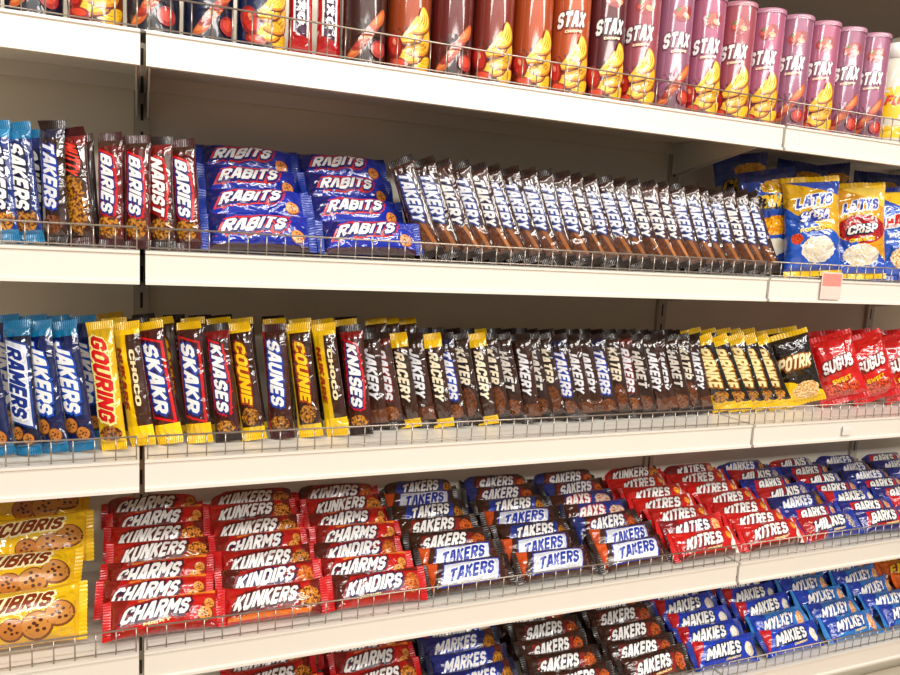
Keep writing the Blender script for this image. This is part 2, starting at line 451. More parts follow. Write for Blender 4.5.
t_brd = standing('wrap_brown_small', BL, 0.041, C(50,25,15), [('ell', 0.044, 0.0, 0.028, 0.014, C(110,58,26), C(70,34,16), 0.5), ('y', -1, -0.0165, C(120,74,34))],
    seal_brown, 'KATER', 'dark brown chocolate bar with cream lettering and chocolate picture', oc=BLACK, tw=0.07, th=0.42, tc=C(226,214,190), cx=-0.026)
t_br2 = standing('wrap_brown_blue', BL, 0.041, C(54,27,16), [('x', -1, -0.064, NAVY), ('ell', 0.062, 0.0, 0.014, 0.015, C(130,70,30), CHOC, 0.7)],
    seal_brown, 'TAKERS', 'dark brown chocolate bar with white and blue lettering', oc=C(20,60,170), tw=0.094, tc=PALE, th=0.44, cx=-0.010)
t_br3 = standing('wrap_brown_gold', BL, 0.041, KB, [('y', -1, -0.0150, YEL), ('x', 0.074, 1, YEL), ('x', -1, -0.064, YEL)],
    seal_yel, 'RACERY', 'brown chocolate bar with narrow yellow edge and ends', oc=C(24,12,6), tw=0.092, th=0.4, tc=C(240,226,196), cy=0.002)
t_pic = standing('wrap_black_yellow', 0.160, 0.056, C(26,18,12), [('wave', 0.060, 0.6, YEL), ('ell', 0.056, 0.0, 0.014, 0.018, GOLD, CHOC, 0.8), ('y', -1, -0.0225, YEL), ('x', -1, -0.07, YEL)],
    seal_yel, 'PIRNKE', 'black and yellow wrapped bar with pale yellow lettering', tc=C(250,236,170), oc=C(160,96,10), tw=0.096, th=0.44, cx=-0.016, T=0.023)
t_picb = make_type('snack_pack', 0.158, 0.1, 0.042, pattern('wrap_black_pack', C(28,20,14), [('wave', 0.04, 0.6, YEL), ('ell', 0.052, 0.01, 0.022, 0.03, CREAM, GOLD, 0.8)]),
    seal_yel, [('POTRK', -0.02, 0, 0.074, 0.028, math.pi/2, C(250,235,190), C(150,90,10), 0.3)], 'black and yellow snack pack', 'snack pack')

def lying(nm, base, feats, txt, tc, oc, sealm, label, w=0.102, h=0.024, cx=-0.014, sh=0.5, L=0.164, W=0.064, T=0.044, oc2=None, rounds=(), cy=0.002, rot=4, sub=('CRUNCHY', 0.02)):
    tx = [(txt, cx, cy, w, h, math.radians(rot), tc, oc, sh, oc2)]
    if sub: tx.append((sub[0], cx+sub[1], cy-h/2-0.0065, 0.042, 0.0045, math.radians(rot), C(250,226,160), None, 0.2))
    return make_type('candy_bar' if L < 0.18 else 'cookie_pack', L, W, T, pattern(nm, base, feats, bump=0.7, wr=30), sealm,
        tx, label, 'candy bar' if L < 0.18 else 'cookie pack', seal=0.012, wr=0.0032, lump=0.0038, p_end=3.2, p_w=2.1, rounds=rounds)
t_bluepack = lying('wrap_royal', C(16,46,176), [('wavel', -0.062, 0.5, C(10,22,100)), ('y', -1, -0.028, C(60,20,40))],
    'RABITS', WHITE, C(18,26,110), seal_blue, 'royal blue candy bar pack with red-outlined white lettering', W=0.070, T=0.048, L=0.160, w=0.098, h=0.022, oc2=C(216,40,30), cx=-0.008, sub=None, rounds=((0.060,-0.015,0.012,C(230,140,60),C(140,60,20)),))
BR = ((0.062,-0.012,0.013,C(232,150,62),C(120,50,16)),(0.070,0.005,0.010,C(232,150,62),C(120,50,16)))
t_reda = lying('wrap_red', C(204,14,10), [('wavel', -0.066, 0.4, C(126,8,8)), ('y', -1, -0.023, C(150,10,8)), ('band', 0.05, 0.024, 0.0025, -0.05, 0.08, C(236,130,40))],
    'CHARMS', WHITE, C(40,10,50), seal_red, 'red foil candy bar with white lettering and biscuit picture', oc2=C(150,10,10), rounds=BR, sub=('MILKY', 0.0))
t_redb = lying('wrap_red_dark', C(190,14,12), [('wave', 0.05, 0.5, C(110,16,10)), ('ell', 0.060, -0.002, 0.020, 0.018, C(234,146,50), CHOC, 0.9), ('band', 0, -0.024, 0.0035, -0.07, 0.07, C(230,120,40))],
    'KUNKERS', WHITE, MAROON, seal_red, 'red candy bar with orange stripe and white lettering', w=0.104, oc2=C(120,10,12), sub=None)
t_redc = lying('wrap_red_brown', C(196,18,12), [('y', 0.022, 1, C(110,14,10)), ('wavel', -0.062, 0.5, C(80,16,10)), ('ell', 0.064, 0, 0.016, 0.018, C(230,126,40), C(150,60,20), 0.9)],
    'KINDIRS', WHITE, C(30,20,80), seal_red, 'red candy bar with dark top and white lettering', oc2=C(130,12,14), cx=-0.008, sub=('CARAMEL', -0.01))
t_taka = lying('wrap_taker', C(64,28,16), [('band', 0, 0, 0.0225, -0.06, 0.060, C(26,60,170)), ('band', 0, 0, 0.0198, -0.057, 0.057, SILVER), ('wavel', -0.072, 0.4, C(200,76,24))],
    'TAKERS', C(16,50,160), C(240,242,246), seal_brown, 'brown candy bar with silver panel and blue lettering', cx=0, cy=0, w=0.094, h=0.022, sub=None)
t_takb = lying('wrap_taker_blue', C(58,26,16), [('band', 0, 0, 0.021, -0.062, 0.052, C(20,54,150)), ('ell', 0.066, -0.004, 0.014, 0.016, GOLD, CHOC, 0.7), ('band', 0, -0.026, 0.003, -0.08, 0.08, C(190,30,24))],
    'TAKERS', WHITE, C(12,16,60), seal_brown, 'blue and brown candy bar with white lettering', cx=-0.004, w=0.09, sub=None)
t_takc = lying('wrap_taker_orange', C(56,24,15), [('band', 0, 0, 0.019, -0.06, 0.050, C(130,28,16)), ('ell', 0.062, -0.006, 0.018, 0.017, ORG, CHOC, 0.7), ('wavel', -0.066, 0.4, C(26,50,130))],
    'SAKERS', WHITE, C(24,30,100), seal_brown, 'dark brown candy bar with orange picture and white lettering', cx=-0.008, w=0.09)
t_takd = lying('wrap_blue_small', C(18,54,150), [('ell', 0.05, -0.004, 0.028, 0.018, C(230,220,200), C(200,90,40), 0.8), ('wavel', -0.06, 0.4, C(70,28,16))],
    'BAXS', WHITE, C(190,20,26), seal_navy, 'blue candy bar with pale picture and red shadowed lettering', cx=-0.024, w=0.066)
t_redd = lying('wrap_scarlet', C(210,14,12), [('wave', 0.064, 0.3, C(240,235,225)), ('band', 0, -0.027, 0.004, -0.08, 0.08, C(96,8,8)), ('ell', 0.058, 0.008, 0.009, 0.009, C(250,200,60), ORG, 0.4)],
    'KITRES', WHITE, DRED, seal_red, 'scarlet candy bar with white end and lettering', cx=-0.014, w=0.096)
t_rede = lying('wrap_crimson', C(196,12,20), [('wavel', -0.05, 0.5, C(116,10,24)), ('ell', 0.062, 0, 0.016, 0.018, C(240,120,40), CREAM, 0.8)],
    'KATIES', WHITE, C(50,14,60), seal_red, 'crimson candy bar with dark end and white lettering', cx=-0.01, w=0.094)
t_rb = lying('wrap_red_blue', C(190,18,26), [('wave', -0.01, 0.8, C(20,52,160)), ('ell', 0.060, 0, 0.016, 0.018, CREAM, BLUE, 0.8)],
    'MILKIS', WHITE, NAVY, seal_blue, 'half red half blue candy bar with white lettering', cx=-0.010, w=0.096)
t_nv = lying('wrap_navy_red', C(18,32,130), [('band', 0, 0.0, 0.018, -0.064, 0.036, C(196,16,24)), ('ell', 0.062, 0, 0.016, 0.018, ORG, CREAM, 0.8)],
    'BARKS', WHITE, NAVY, seal_blue, 'navy candy bar with red panel and white lettering', cx=-0.014, w=0.082)
t_brl = lying('wrap_brown_lying', C(58,26,15), [('band', 0, -0.002, 0.019, -0.064, 0.046, C(130,20,14)), ('ell', 0.062, -0.003, 0.018, 0.018, ORG, CHOC, 0.8)],
    'SAKERS', WHITE, C(36,8,16), seal_brown, 'dark brown candy bar with red panel and white lettering', w=0.092)
t_nvl = lying('wrap_midnight', C(14,36,120), [('wave', 0.048, 0.5, C(80,26,16)), ('ell', 0.064, -0.003, 0.016, 0.018, GOLD, CHOC, 0.8)],
    'MARKES', WHITE, C(20,60,170), seal_navy, 'midnight blue candy bar with white lettering', w=0.094)
t_bll = lying('wrap_bright_blue', C(14,66,204), [('wavel', -0.070, 0.5, C(196,24,32)), ('ell', 0.062, -0.003, 0.016, 0.016, WHITE, CREAM, 0.8)],
    'MAKIES', WHITE, NAVY, seal_blue, 'bright blue candy bar with red end and white lettering', w=0.094)
t_lbl = lying('wrap_light_blue', C(36,130,216), [('wavel', -0.055, 0.5, C(16,60,170)), ('ell', 0.060, -0.003, 0.018, 0.020, CREAM, ORG, 0.8)],
    'MYLKEY', WHITE, C(14,38,140), seal_lb, 'light blue candy bar with blue and white lettering', w=0.094)
t_orl = lying('wrap_orange_purple', C(226,104,22), [('wave', 0.02, 0.5, C(96,36,124)), ('ell', 0.060, 0.0, 0.014, 0.018, YEL, ORG, 0.8)],
    'FANZO', YEL, C(120,20,40), seal_org, 'orange and purple candy bar with yellow lettering')
COOK = C(202,136,60); COOKE = C(126,70,24)
t_cook = lying('wrap_cookie', C(248,198,12), [('wavel', -0.085, 0.4, C(250,226,90)), ('y', -1, -0.035, C(226,164,10))],
    'LUCUBRIS', C(130,46,8), C(255,246,190), seal_yel, 'plump yellow cookie pack with brown lettering and cookie picture', L=0.19, W=0.090, T=0.080, w=0.128, h=0.020, cx=-0.004, cy=0.018, rot=4, sub=None,
    rounds=((0.006,-0.018,0.018,TAN,COOKE),(0.070,-0.002,0.021,COOK,COOKE),(0.040,-0.016,0.023,COOK,COOKE)))
# --- bags
def bag(nm, L, W, T, base, feats, seal, texts, label, kind='chip_bag'):
    return make_type(kind, L, W, T, pattern(nm, base, feats, wr=22, bump=1.0), seal, texts, label, kind.replace('_', ' '), p_end=2.5, p_w=2.0, wr=0.007, lump=0.0095)
hp = math.pi/2
t_bagA = bag('bag_blue_yellow', 0.205, 0.13, 0.062, C(244,186,20), [('wavel', -0.085, 0.3, C(30,76,180)), ('wave', -0.005, 0.6, C(24,84,190)), ('ell', 0.055, 0.005, 0.030, 0.036, WHITE, CREAM, 0.6), ('x', 0.094, 1, C(20,50,150)), ('ell', 0.03, -0.04, 0.012, 0.012, RED, ORG, 0.4)],
    seal_yel, [('LATYS', -0.056, 0, 0.076, 0.022, hp+0.12, C(24,60,170), WHITE, 0.3), ('SODA', -0.022, 0, 0.064, 0.019, hp+0.12, WHITE, C(20,50,150), 0.3), ('POPCORN', 0.008, 0, 0.07, 0.009, hp+0.12, YEL, None, 0.2)], 'yellow and blue chip bag with blue lettering')
t_bagB = bag('bag_yellow_red', 0.205, 0.13, 0.062, C(246,172,18), [('wavel', -0.08, 0.5, C(250,214,90)), ('ell', 0.0, 0.0, 0.034, 0.054, RED, DRED, 0.3), ('wave', 0.04, 0.5, C(26,76,184)), ('ell', 0.06, 0.0, 0.026, 0.04, WHITE, CREAM, 0.6)],
    seal_yel, [('LATYS', -0.056, 0, 0.076, 0.022, hp+0.12, C(24,60,170), WHITE, 0.3), ('CRISP', 0.0, 0, 0.066, 0.018, hp+0.12, WHITE, NAVY, 0.3), ('CHEESE', 0.024, 0, 0.06, 0.008, hp+0.12, YEL, None, 0.2)], 'orange-yellow and red chip bag with white lettering')
t_bagC = bag('bag_blue', 0.205, 0.13, 0.062, C(30,90,200), [('wavel', -0.06, 0.6, C(244,196,40)), ('ell', 0.06, 0.01, 0.03, 0.042, C(235,225,190), GOLD, 0.6)],
    seal_blue, [('HATVIS', -0.03, 0, 0.08, 0.025, hp+0.12, C(210,30,30), WHITE, 0.3), ('POPCORN', 0.004, 0, 0.07, 0.01, hp+0.12, WHITE, None, 0.2)], 'blue and yellow chip bag with red lettering')
t_bagD = bag('bag_deep_blue', 0.215, 0.13, 0.05, C(28,76,180), [('ell', 0.01, 0.01, 0.022, 0.05, ORG, YEL, 0.9), ('ell', 0.06, -0.01, 0.022, 0.05, C(220,224,230), CREAM, 0.9), ('ell', -0.08, 0.02, 0.016, 0.04, GOLD, YEL, 0.9)],
    seal_blue, [('CRINZ', -0.045, 0, 0.085, 0.026, hp, YEL, NAVY, 0.3)], 'deep blue chip bag with orange and yellow pictures')
t_bagR = bag('bag_red', 0.15, 0.115, 0.06, C(214,14,16), [('ell', 0.045, 0.0, 0.02, 0.04, C(240,90,40), DRED, 0.8)],
    seal_red, [('SUGUS', -0.015, 0, 0.072, 0.026, hp+0.15, WHITE, DRED, 0.3), ('SWEET', 0.025, 0, 0.045, 0.011, hp+0.15, YEL, None, 0.1)], 'glossy red snack bag with white lettering', 'snack_bag')

# ------------------------------------------------------------------ setting
H = 1.45; D = 1.2
Z1, Z2, Z3, Z4, Z5 = H+0.283, H-0.032, H-0.352, H-0.667, H-0.943
BACK = 0.34
m_shelf = simple('powder_coated_cream', C(228,224,214), 0.35, 0, 0.05, 5, 0.05)
m_rail = simple('rail_white', C(222,218,208), 0.3, 0, 0.04, 6)
m_wire = simple('wire_steel', C(186,176,164), 0.3, 0.7, 0.2, 40)
m_panel = simple('back_panel_paint', C(236,228,210), 0.5, 0, 0.08, 3, 0.05)

bays = [(-1.225, 0.002), (0.010, 1.232), (1.240, 1.99), (1.998, 2.75)]
for (z, fh) in ((Z1, 0.050), (Z2, 0.034), (Z3, 0.036), (Z4, 0.04), (Z5, 0.036)):
    for (x0, x1) in bays:
        s = MB()
        s.box(0, x1-x0, 0.006, BACK-0.006, -0.004, 0)
        s.box(0, x1-x0, BACK-0.012, BACK-0.006, -0.03, -0.004)
        s.box(0, 0.003, 0.006, BACK-0.012, -0.034, -0.004)
        s.box(x1-x0-0.003, x1-x0, 0.006, BACK-0.012, -0.034, -0.004)
        for yy in (0.12, 0.22):
            s.box(0.003, x1-x0-0.003, yy, yy+0.025, -0.009, -0.004)
        o = bpy.data.objects.new('shelf', s.mesh('shelf', [m_shelf]))
        o.location = (x0, 0, z); COL.objects.link(o)
        o['label'] = 'cream metal store shelf with price rail'; o['category'] = 'shelf'
        o['group'] = 'metal shelves of the display rack'
        r = MB()
        r.prof_x([(0.006,0.0),(-0.003,0.0),(-0.003,-0.004),(0,-0.006),(0,-0.043),(-0.004,-0.045),(-0.004,-0.050),(0.006,-0.050)], 0, x1-x0)
        c = bpy.data.objects.new('price_rail', r.mesh('price_rail', [m_rail], True)); c.parent = o; COL.objects.link(c)
        w = MB(); Rr = 0.0011; Lx = x1-x0
        w.rod((0.004, 0.004, fh), (Lx-0.004, 0.004, fh), 0.0015)
        w.rod((0.004, 0.004, 0.005), (Lx-0.004, 0.004, 0.005), Rr)
        n = int(round((Lx-0.008)/0.029))
        for i in range(n+1):
            xx = 0.004+(Lx-0.008)*i/n
            w.rod((xx, 0.0052, 0.0), (xx, 0.0052, fh), Rr, 5)
        c = bpy.data.objects.new('wire_fence', w.mesh('wire_fence', [m_wire])); c.location = (x0, 0, z+0.0002); COL.objects.link(c)
        c['label'] = 'low steel wire fence clipped along a shelf edge'; c['category'] = 'wire fence'; c['group'] = 'wire fences on the shelf edges'
        for xx in (0.004, Lx-0.007):
            b = MB()
            pr = [(0.05,-0.006),(0.05,-0.03),(BACK-0.02,-0.078),(BACK-0.006,-0.078),(BACK-0.006,-0.006)]
            b.prof_x(pr, xx, xx+0.003)
            c = bpy.data.objects.new('support_bracket', b.mesh('support_bracket', [m_shelf], True)); c.parent = o; COL.objects.link(c)

for i, (x0, x1) in enumerate(bays):
    b = MB(); b.box(0, x1-x0-0.02, 0, 0.012, 0, 2.07)
    o = bpy.data.objects.new('back_panel', b.mesh('back_panel', [m_panel])); o.location = (x0+0.01, BACK+0.006, 0)
    COL.objects.link(o); o['label'] = 'flat cream metal rear panel of the rack'; o['category'] = 'panel'; o['group'] = 'rear panels of the rack'
def slotmat():
    mat = bpy.data.materials.new('slotted_upright'); g = NG(mat)
    co, x, y, z = g.objco()
    mz = g.m('FRACT', g.m('MULTIPLY', z, 20.0))
    mk = g.m('MULTIPLY', g.m('LESS_THAN', mz, 0.6), g.m('LESS_THAN', g.m('ABSOLUTE', x), 0.0025))
    g.link(g.mix(mk, C(190,180,164), C(30,26,22)), g.p.inputs['Base Color']); g.p.inputs['Roughness'].default_value = 0.45
    return mat
m_up = slotmat()
for xx in (-1.229, 0.006, 1.236, 1.994, 2.754):
    b = MB(); b.box(-0.0132, 0.0132, 0, 0.03, 0, 2.1)
    o = bpy.data.objects.new('upright_post', b.mesh('upright_post', [m_up])); o.location = (xx, BACK-0.003, 0)
    COL.objects.link(o); o['label'] = 'cream slotted steel upright carrying the shelves'; o['category'] = 'post'; o['group'] = 'slotted uprights of the rack'
for (x0, x1) in bays:
    b = MB(); b.box(0, x1-x0-0.02, 0.03, BACK-0.005, 0, 0.148)
    o = bpy.data.objects.new('base_plinth', b.mesh('base_plinth', [m_panel])); o.location = (x0+0.01, 0, 0)
    COL.objects.link(o); o['label'] = 'cream metal base plinth of the rack'; o['category'] = 'plinth'; o['group'] = 'base plinths of the rack'

def struct(name, x0, x1, y0, y1, z0, z1, mat):
    b = MB(); b.box(x0, x1, y0, y1, z0, z1)
    o = bpy.data.objects.new(name, b.mesh(name, [mat])); COL.objects.link(o); o['kind'] = 'structure'; return o
def tile_mat():
    mat = bpy.data.materials.new('floor_tiles'); g = NG(mat)
    co, x, y, z = g.objco()
    br = g.nt.nodes.new('ShaderNodeTexBrick'); br.offset = 0
    br.inputs['Color1'].default_value = C(196,150,100); br.inputs['Color2'].default_value = C(186,140,92); br.inputs['Mortar'].default_value = C(120,96,76)
    br.inputs['Scale'].default_value = 1.0; br.inputs['Brick Width'].default_value = 0.4; br.inputs['Row Height'].default_value = 0.4; br.inputs['Mortar Size'].default_value = 0.006
    g.link(co, br.inputs['Vector']); g.link(br.outputs[0], g.p.inputs['Base Color']); g.p.inputs['Roughness'].default_value = 0.25
    return mat
struct('floor', -4, 7, -7, 3, -0.05, 0, tile_mat())
struct('ceiling', -4, 7, -7, 3, 3.1, 3.15, simple('ceiling_paint', C(218,216,210), 0.7, 0, 0.06, 3))
struct('wall_back', -4, 7, 2.9, 3.0, 0, 3.1, simple('wall_paint', C(90,84,80), 0.7, 0, 0.1, 3))

# ------------------------------------------------------------------ cans on top shelf
m_metal = simple('can_metal_rim', C(190,188,186), 0.25, 0.9, 0.1, 20)
CHY = (C(244,192,26), C(252,210,66), C(240,180,34))
def can_type(base, dark, chips, txt, tc, label, lidc):
    r = 0.0368; h = 0.228
    mb = MB()
    mb.lathe([(r-0.001,0.0),(r+0.0006,0.001),(r+0.0006,0.004),(r,0.005)], 36, 1, False)
    mb.lathe([(r,0.005),(r,h*0.3),(r,h*0.7),(r,h-0.004)], 36, 0, False)
    mb.lathe([(r,h-0.004),(r+0.0006,h-0.003),(r+0.0006,h),(r-0.002,h)], 36, 1, True)
    mb.lathe([(0.0001,0.0015),(r-0.001,0.0)], 36, 1, False)
    mats = [pattern('can_print', base, [], rough=0.34, bump=0, metal=0.1, dark=0.85, coat=0.7, ior=1.5), m_metal]
    idx = {}
    def mi(c):
        if c not in idx: idx[c] = len(mats); mats.append(flatmat(c))
        return idx[c]
    def surf(x, y, eps):
        a = x/r
        return ((r+eps)*math.sin(a), -(r+eps)*math.cos(a), y)
    add_blob(mb, 0.002, h*0.17, 0.054, 0.034, 0, mi(dark), surf, 0.0003, 28)
    def chip(k, cx, cy, rr, s):
        e0 = 0.0008+0.0006*k
        add_blob(mb, cx+0.0012, cy-0.0016, 0.0275*s, 0.0140*s, rr, mi(C(110,44,8)), surf, e0, 20, 0.010)
        add_blob(mb, cx, cy, 0.0266*s, 0.0132*s, rr, mi(C(216,134,12)), surf, e0+0.0002, 20, 0.010)
        add_blob(mb, cx-0.0008, cy+0.0010, 0.0240*s, 0.0110*s, rr, mi(CHY[k % 3]), surf, e0+0.00035, 20, 0.009)
        for q in (-0.5, 0, 0.5):      # ridges of the chip
            nx_ = -math.sin(rr); ny_ = math.cos(rr)
            add_blob(mb, cx+nx_*q*0.010*s, cy+ny_*q*0.010*s, 0.0170*s, 0.0007, rr, mi(C(222,150,24)), surf, e0+0.0005, 10, 0.006, 1)
    if chips:
        for k, (cx, cy, rr, s) in enumerate(((0.022, 0.016, 0.0, 1.0), (0.004, 0.028, 0.5, 1.05), (0.020, 0.044, 0.75, 1.1), (0.006, 0.062, 1.0, 1.0), (0.020, 0.080, 1.2, 0.9))):
            chip(k, cx, cy, rr, s)
        add_blob(mb, -0.027, h*0.18, 0.014, 0.022, 0.3, mi(C(140,16,12)), surf, 0.0040, 16, 0.003)
        add_blob(mb, -0.026, h*0.182, 0.010, 0.017, 0.3, mi(C(202,42,24)), surf, 0.0043, 14, 0.002)
        add_blob(mb, -0.026, h*0.205, 0.003, 0.006, 0.3, mi(C(240,150,110)), surf, 0.0046, 8)
        add_blob(mb, -0.018, h*0.06, 0.015, 0.008, -0.2, mi(C(150,20,14)), surf, 0.0045, 14)
        add_blob(mb, -0.018, h*0.063, 0.010, 0.005, -0.2, mi(C(220,70,40)), surf, 0.0048, 12)
    else:
        for k in range(5):
            add_blob(mb, -0.016+0.009*k, h*(0.10+0.055*k), 0.020, 0.008, 0.9, mi(C(150,36,22) if k % 2 else C(196,92,40)), surf, 0.0007+0.0003*k, 16, 0.004)
            add_blob(mb, -0.017+0.009*k, h*(0.103+0.055*k), 0.014, 0.004, 0.9, mi(C(180,56,30) if k % 2 else C(222,130,66)), surf, 0.0009+0.0003*k, 14, 0.003)
        add_blob(mb, 0.020, h*0.12, 0.014, 0.014, 0, mi(C(160,24,20)), surf, 0.0030, 16)
        add_blob(mb, 0.019, h*0.125, 0.009, 0.009, 0, mi(C(206,62,38)), surf, 0.0033, 16)
    if txt:
        add_text(mb, txt, -0.002, h*0.58, 0.050, 0.026, 0.08, mi(dark), surf, 0.0012, 0.5, 0.2, 0.1)
        add_text(mb, txt, -0.002, h*0.58, 0.050, 0.026, 0.08, mi(tc), surf, 0.0019, 0, 0.2, 0.1)
        add_text(mb, 'CRISPS', 0.002, h*0.49, 0.028, 0.0045, 0.08, mi(C(250,226,180)), surf, 0.0044, 0, 0.2, 0)
        add_blob(mb, 0.006, h*0.80, 0.020, 0.015, 0.4, mi(C(150,22,28)), surf, 0.0006, 20, 0.003)
        add_blob(mb, 0.002, h*0.81, 0.012, 0.008, 0.7, mi(C(206,76,54)), surf, 0.0010, 16, 0.003)
        add_blob(mb, 0.012, h*0.785, 0.008, 0.005, -0.4, mi(C(226,160,120)), surf, 0.0013, 12)
        add_blob(mb, -0.004, h*0.83, 0.005, 0.003, 0.9, mi(C(90,120,40)), surf, 0.0014, 10)
    lb = MB(); lb.lathe([(r+0.0015,0),(r+0.0015,0.008),(r+0.0005,0.0095),(r-0.004,0.0095),(r-0.005,0.007),(0.001,0.007)], 36, 0, False)
    return mb.mesh('chip_can', mats), lb.mesh('can_lid', [flatmat(lidc)]), label
cans = {
 'brown': can_type(C(62,29,22), C(40,13,10), False, None, None, 'dark brown cylindrical chip can', C(160,150,140)),
 'amber': can_type(C(160,66,24), C(84,26,14), True, None, None, 'amber cylindrical chip can with yellow chips picture', C(160,150,140)),
 'wine': can_type(C(94,28,24), C(46,12,12), False, None, None, 'wine red cylindrical chip can', C(160,150,140)),
 'rust': can_type(C(116,40,28), C(56,14,12), True, None, None, 'rust red cylindrical chip can with yellow chips picture', C(160,150,140)),
 'orange': can_type(C(190,84,38), C(104,26,16), True, 'STAX', WHITE, 'orange cylindrical chip can with white lettering', C(200,150,120)),
 'plum': can_type(C(92,32,40), C(42,12,18), True, 'STAX', WHITE, 'plum red chip can with white lettering', C(160,100,120)),
 'rose': can_type(C(160,78,90), C(98,34,46), True, 'STAX', WHITE, 'rose pink chip can with white lettering', C(176,116,130)),
 'pink': can_type(C(162,90,118), C(96,42,64), True, 'STAX', WHITE, 'dusty pink chip can with white lettering and yellow chips', C(176,118,142)),
 'mauve': can_type(C(154,98,124), C(104,54,76), False, 'STAX', WHITE, 'light mauve chip can with white lettering', C(174,124,146)),
 'navy': can_type(C(20,28,58), C(12,16,36), False, None, None, 'navy blue cylindrical snack can', C(120,120,130)),
 'navyy': can_type(C(16,32,72), C(10,14,36), True, None, None, 'navy snack can with yellow chips picture', C(120,120,130)),
 'dusk': can_type(C(52,52,66), C(20,20,32), False, None, None, 'grey blue cylindrical snack can', C(120,120,130)),
}
def put_can(k, x, y, yaw):
    me, lid, lab = cans[k]
    o = bpy.data.objects.new('chip_can', me); o.location = (x, y, Z1+0.0004); o.rotation_euler = (0, 0, math.radians(yaw))
    COL.objects.link(o); o['label'] = lab; o['category'] = 'chip can'; o['group'] = 'chip cans on the top shelf'
    l = bpy.data.objects.new('can_lid', lid); l.parent = o; l.location = (0, 0, 0.2285-0.006); COL.objects.link(l)
seq = ['brown','amber','wine','rust','amber','orange','plum','rose','mauve','pink','rose','pink','mauve','pink','mauve','mauve']
for i, k in enumerate(seq):
    put_can(k, 0.345+i*0.0785, 0.052+J(0.001), -8-i*2.4+J(8))
for i, k in enumerate(['dusk','navy','amber','dusk','navy','navyy']):
    put_can(k, -0.215+i*0.0785, 0.052, 0+J(10))
for i in range(16):
    put_can(seq[i], 0.36+i*0.0785, 0.137+J(0.001), -25+J(15))
t_redbox = make_type('snack_pack', 0.15, 0.04, 0.03, pattern('wrap_red_slim', C(200,20,24), [('band', 0, 0.0, 0.012, -0.05, 0.05, WHITE), ('band', 0, 0, 0.009, -0.05, 0.05, C(60,20,60))]), seal_red,
    [('MIXO', 0, 0, 0.07, 0.011, 0, WHITE, None, 0.1)], 'slim red snack pack with white panel', 'snack pack')
for xx in (0.240, 0.286):
    stand(t_redbox, xx, 0.05, Z1, 'slim red packs on the top shelf', -6, 3, 0)
def canister():
    mb = MB(); r = 0.05
    mb.lathe([(r-0.003,0),(r,0.004),(r,0.17),(r-0.004,0.185),(r-0.02,0.2)], 36, 0, True)
    mats = [pattern('canister_white', C(236,230,214), [], rough=0.3, bump=0, coat=0.6, ior=1.5, dark=0.95), flatmat(YEL), flatmat(C(214,60,30))]
    def surf(x, y, e):
        a = x/r; return ((r+e)*math.sin(a), -(r+e)*math.cos(a), y)
    add_blob(mb, 0, 0.095, 0.06, 0.036, 0, 1, surf, 0.0006); add_blob(mb, 0, 0.03, 0.05, 0.014, 0, 1, surf, 0.0006)
    add_text(mb, 'FUN', 0, 0.10, 0.045, 0.022, 0, 2, surf, 0.0014)
    return mb.mesh('snack_canister', mats)
cme = canister(); capm = MB(); capm.lathe([(0.032,0),(0.032,0.03),(0.028,0.034),(0.001,0.034)], 30, 0, True); capme = capm.mesh('screw_cap', [flatmat(WHITE)])
for xx in (1.63, 1.74):
    o = bpy.data.objects.new('snack_canister', cme); o.location = (xx, 0.07, Z1+0.0004); o.rotation_euler = (0,0,math.radians(-40)); COL.objects.link(o)
    o['label'] = 'white and yellow plastic canister with white cap'; o['category'] = 'canister'; o['group'] = 'white and yellow canisters on the top shelf'
    l = bpy.data.objects.new('screw_cap', capme); l.parent = o; l.location = (0,0,0.2); COL.objects.link(l)

# ------------------------------------------------------------------ shelf 2
g2 = 'standing bars on the second shelf'
seq2 = [(-0.178,t_blue2,3),(-0.146,t_blue2,4),(-0.112,t_br2,2),(-0.077,t_choc,4),(-0.038,t_mar,1),(0.000,t_mar,0),(0.036,t_mar2,3),(0.075,t_mar,2)]
for x, t, sd in seq2:
    stand(t, x, 0.055+J(0.003), Z2, g2, -30+J(4), 6, sd+J(2))
    stand(t, x+0.004, 0.125+J(0.002), Z2, g2, -27+J(3), 5, sd+J(2.5), stuff=True)
gp = 'blue candy bar packs piled on the second shelf'
for cx in (0.190, 0.368):
    for i in range(4):
        put(t_bluepack, rz(J(4)) @ rx(53+J(4)) @ ry(J(3.5)), cx+J(0.006)-0.002*i, 0.062+i*0.063, Z2+i*0.043, gp)
        for k in range(i):
            put(t_bluepack, rz(J(2)), cx+J(0.003), 0.10+i*0.062, Z2+k*0.038, gp, seals=False, stuff=True)
n = 24
for i in range(n):
    x = 0.494+i*0.0352
    t = random.choice((t_s2, t_s2, t_s2b))
    stand(t, x, 0.064+J(0.005), Z2, g2, -28+J(3), 8, 19+2*i/n+J(1.8))
    stand(t_br, x+0.014, 0.142+J(0.003), Z2, g2, -30+J(3), 6, 16+3*i/n+J(2.5), stuff=True)
gb = 'chip bags on the second shelf'
for i, (x, t) in enumerate(((1.435,t_bagA),(1.58,t_bagB),(1.725,t_bagC),(1.87,t_bagA))):
    stand(t, x, 0.065, Z2, gb, -24+J(6), 8, J(5), label=('blue and yellow chip bag standing beside brown bars' if i == 0 else None))
for i, (x, y, sd, t) in enumerate(((1.395,0.150,10,t_bagD),(1.53,0.160,-5,t_bagC),(1.68,0.165,5,t_bagC),(1.83,0.165,0,t_bagD))):
    stand(t, x, y, Z2, gb, -22+J(8), 2, sd)
for x in (1.42, 1.66, 1.90):
    put(t_bagD, rz(90+J(6)), x, 0.255, Z2, gb)
for x, sd in ((1.385, 8), (1.53, -8), (1.67, 8), (1.82, -4)):
    stand(t_bagD, x, 0.240, Z2+0.045, gb, -22+J(8), 1, sd)

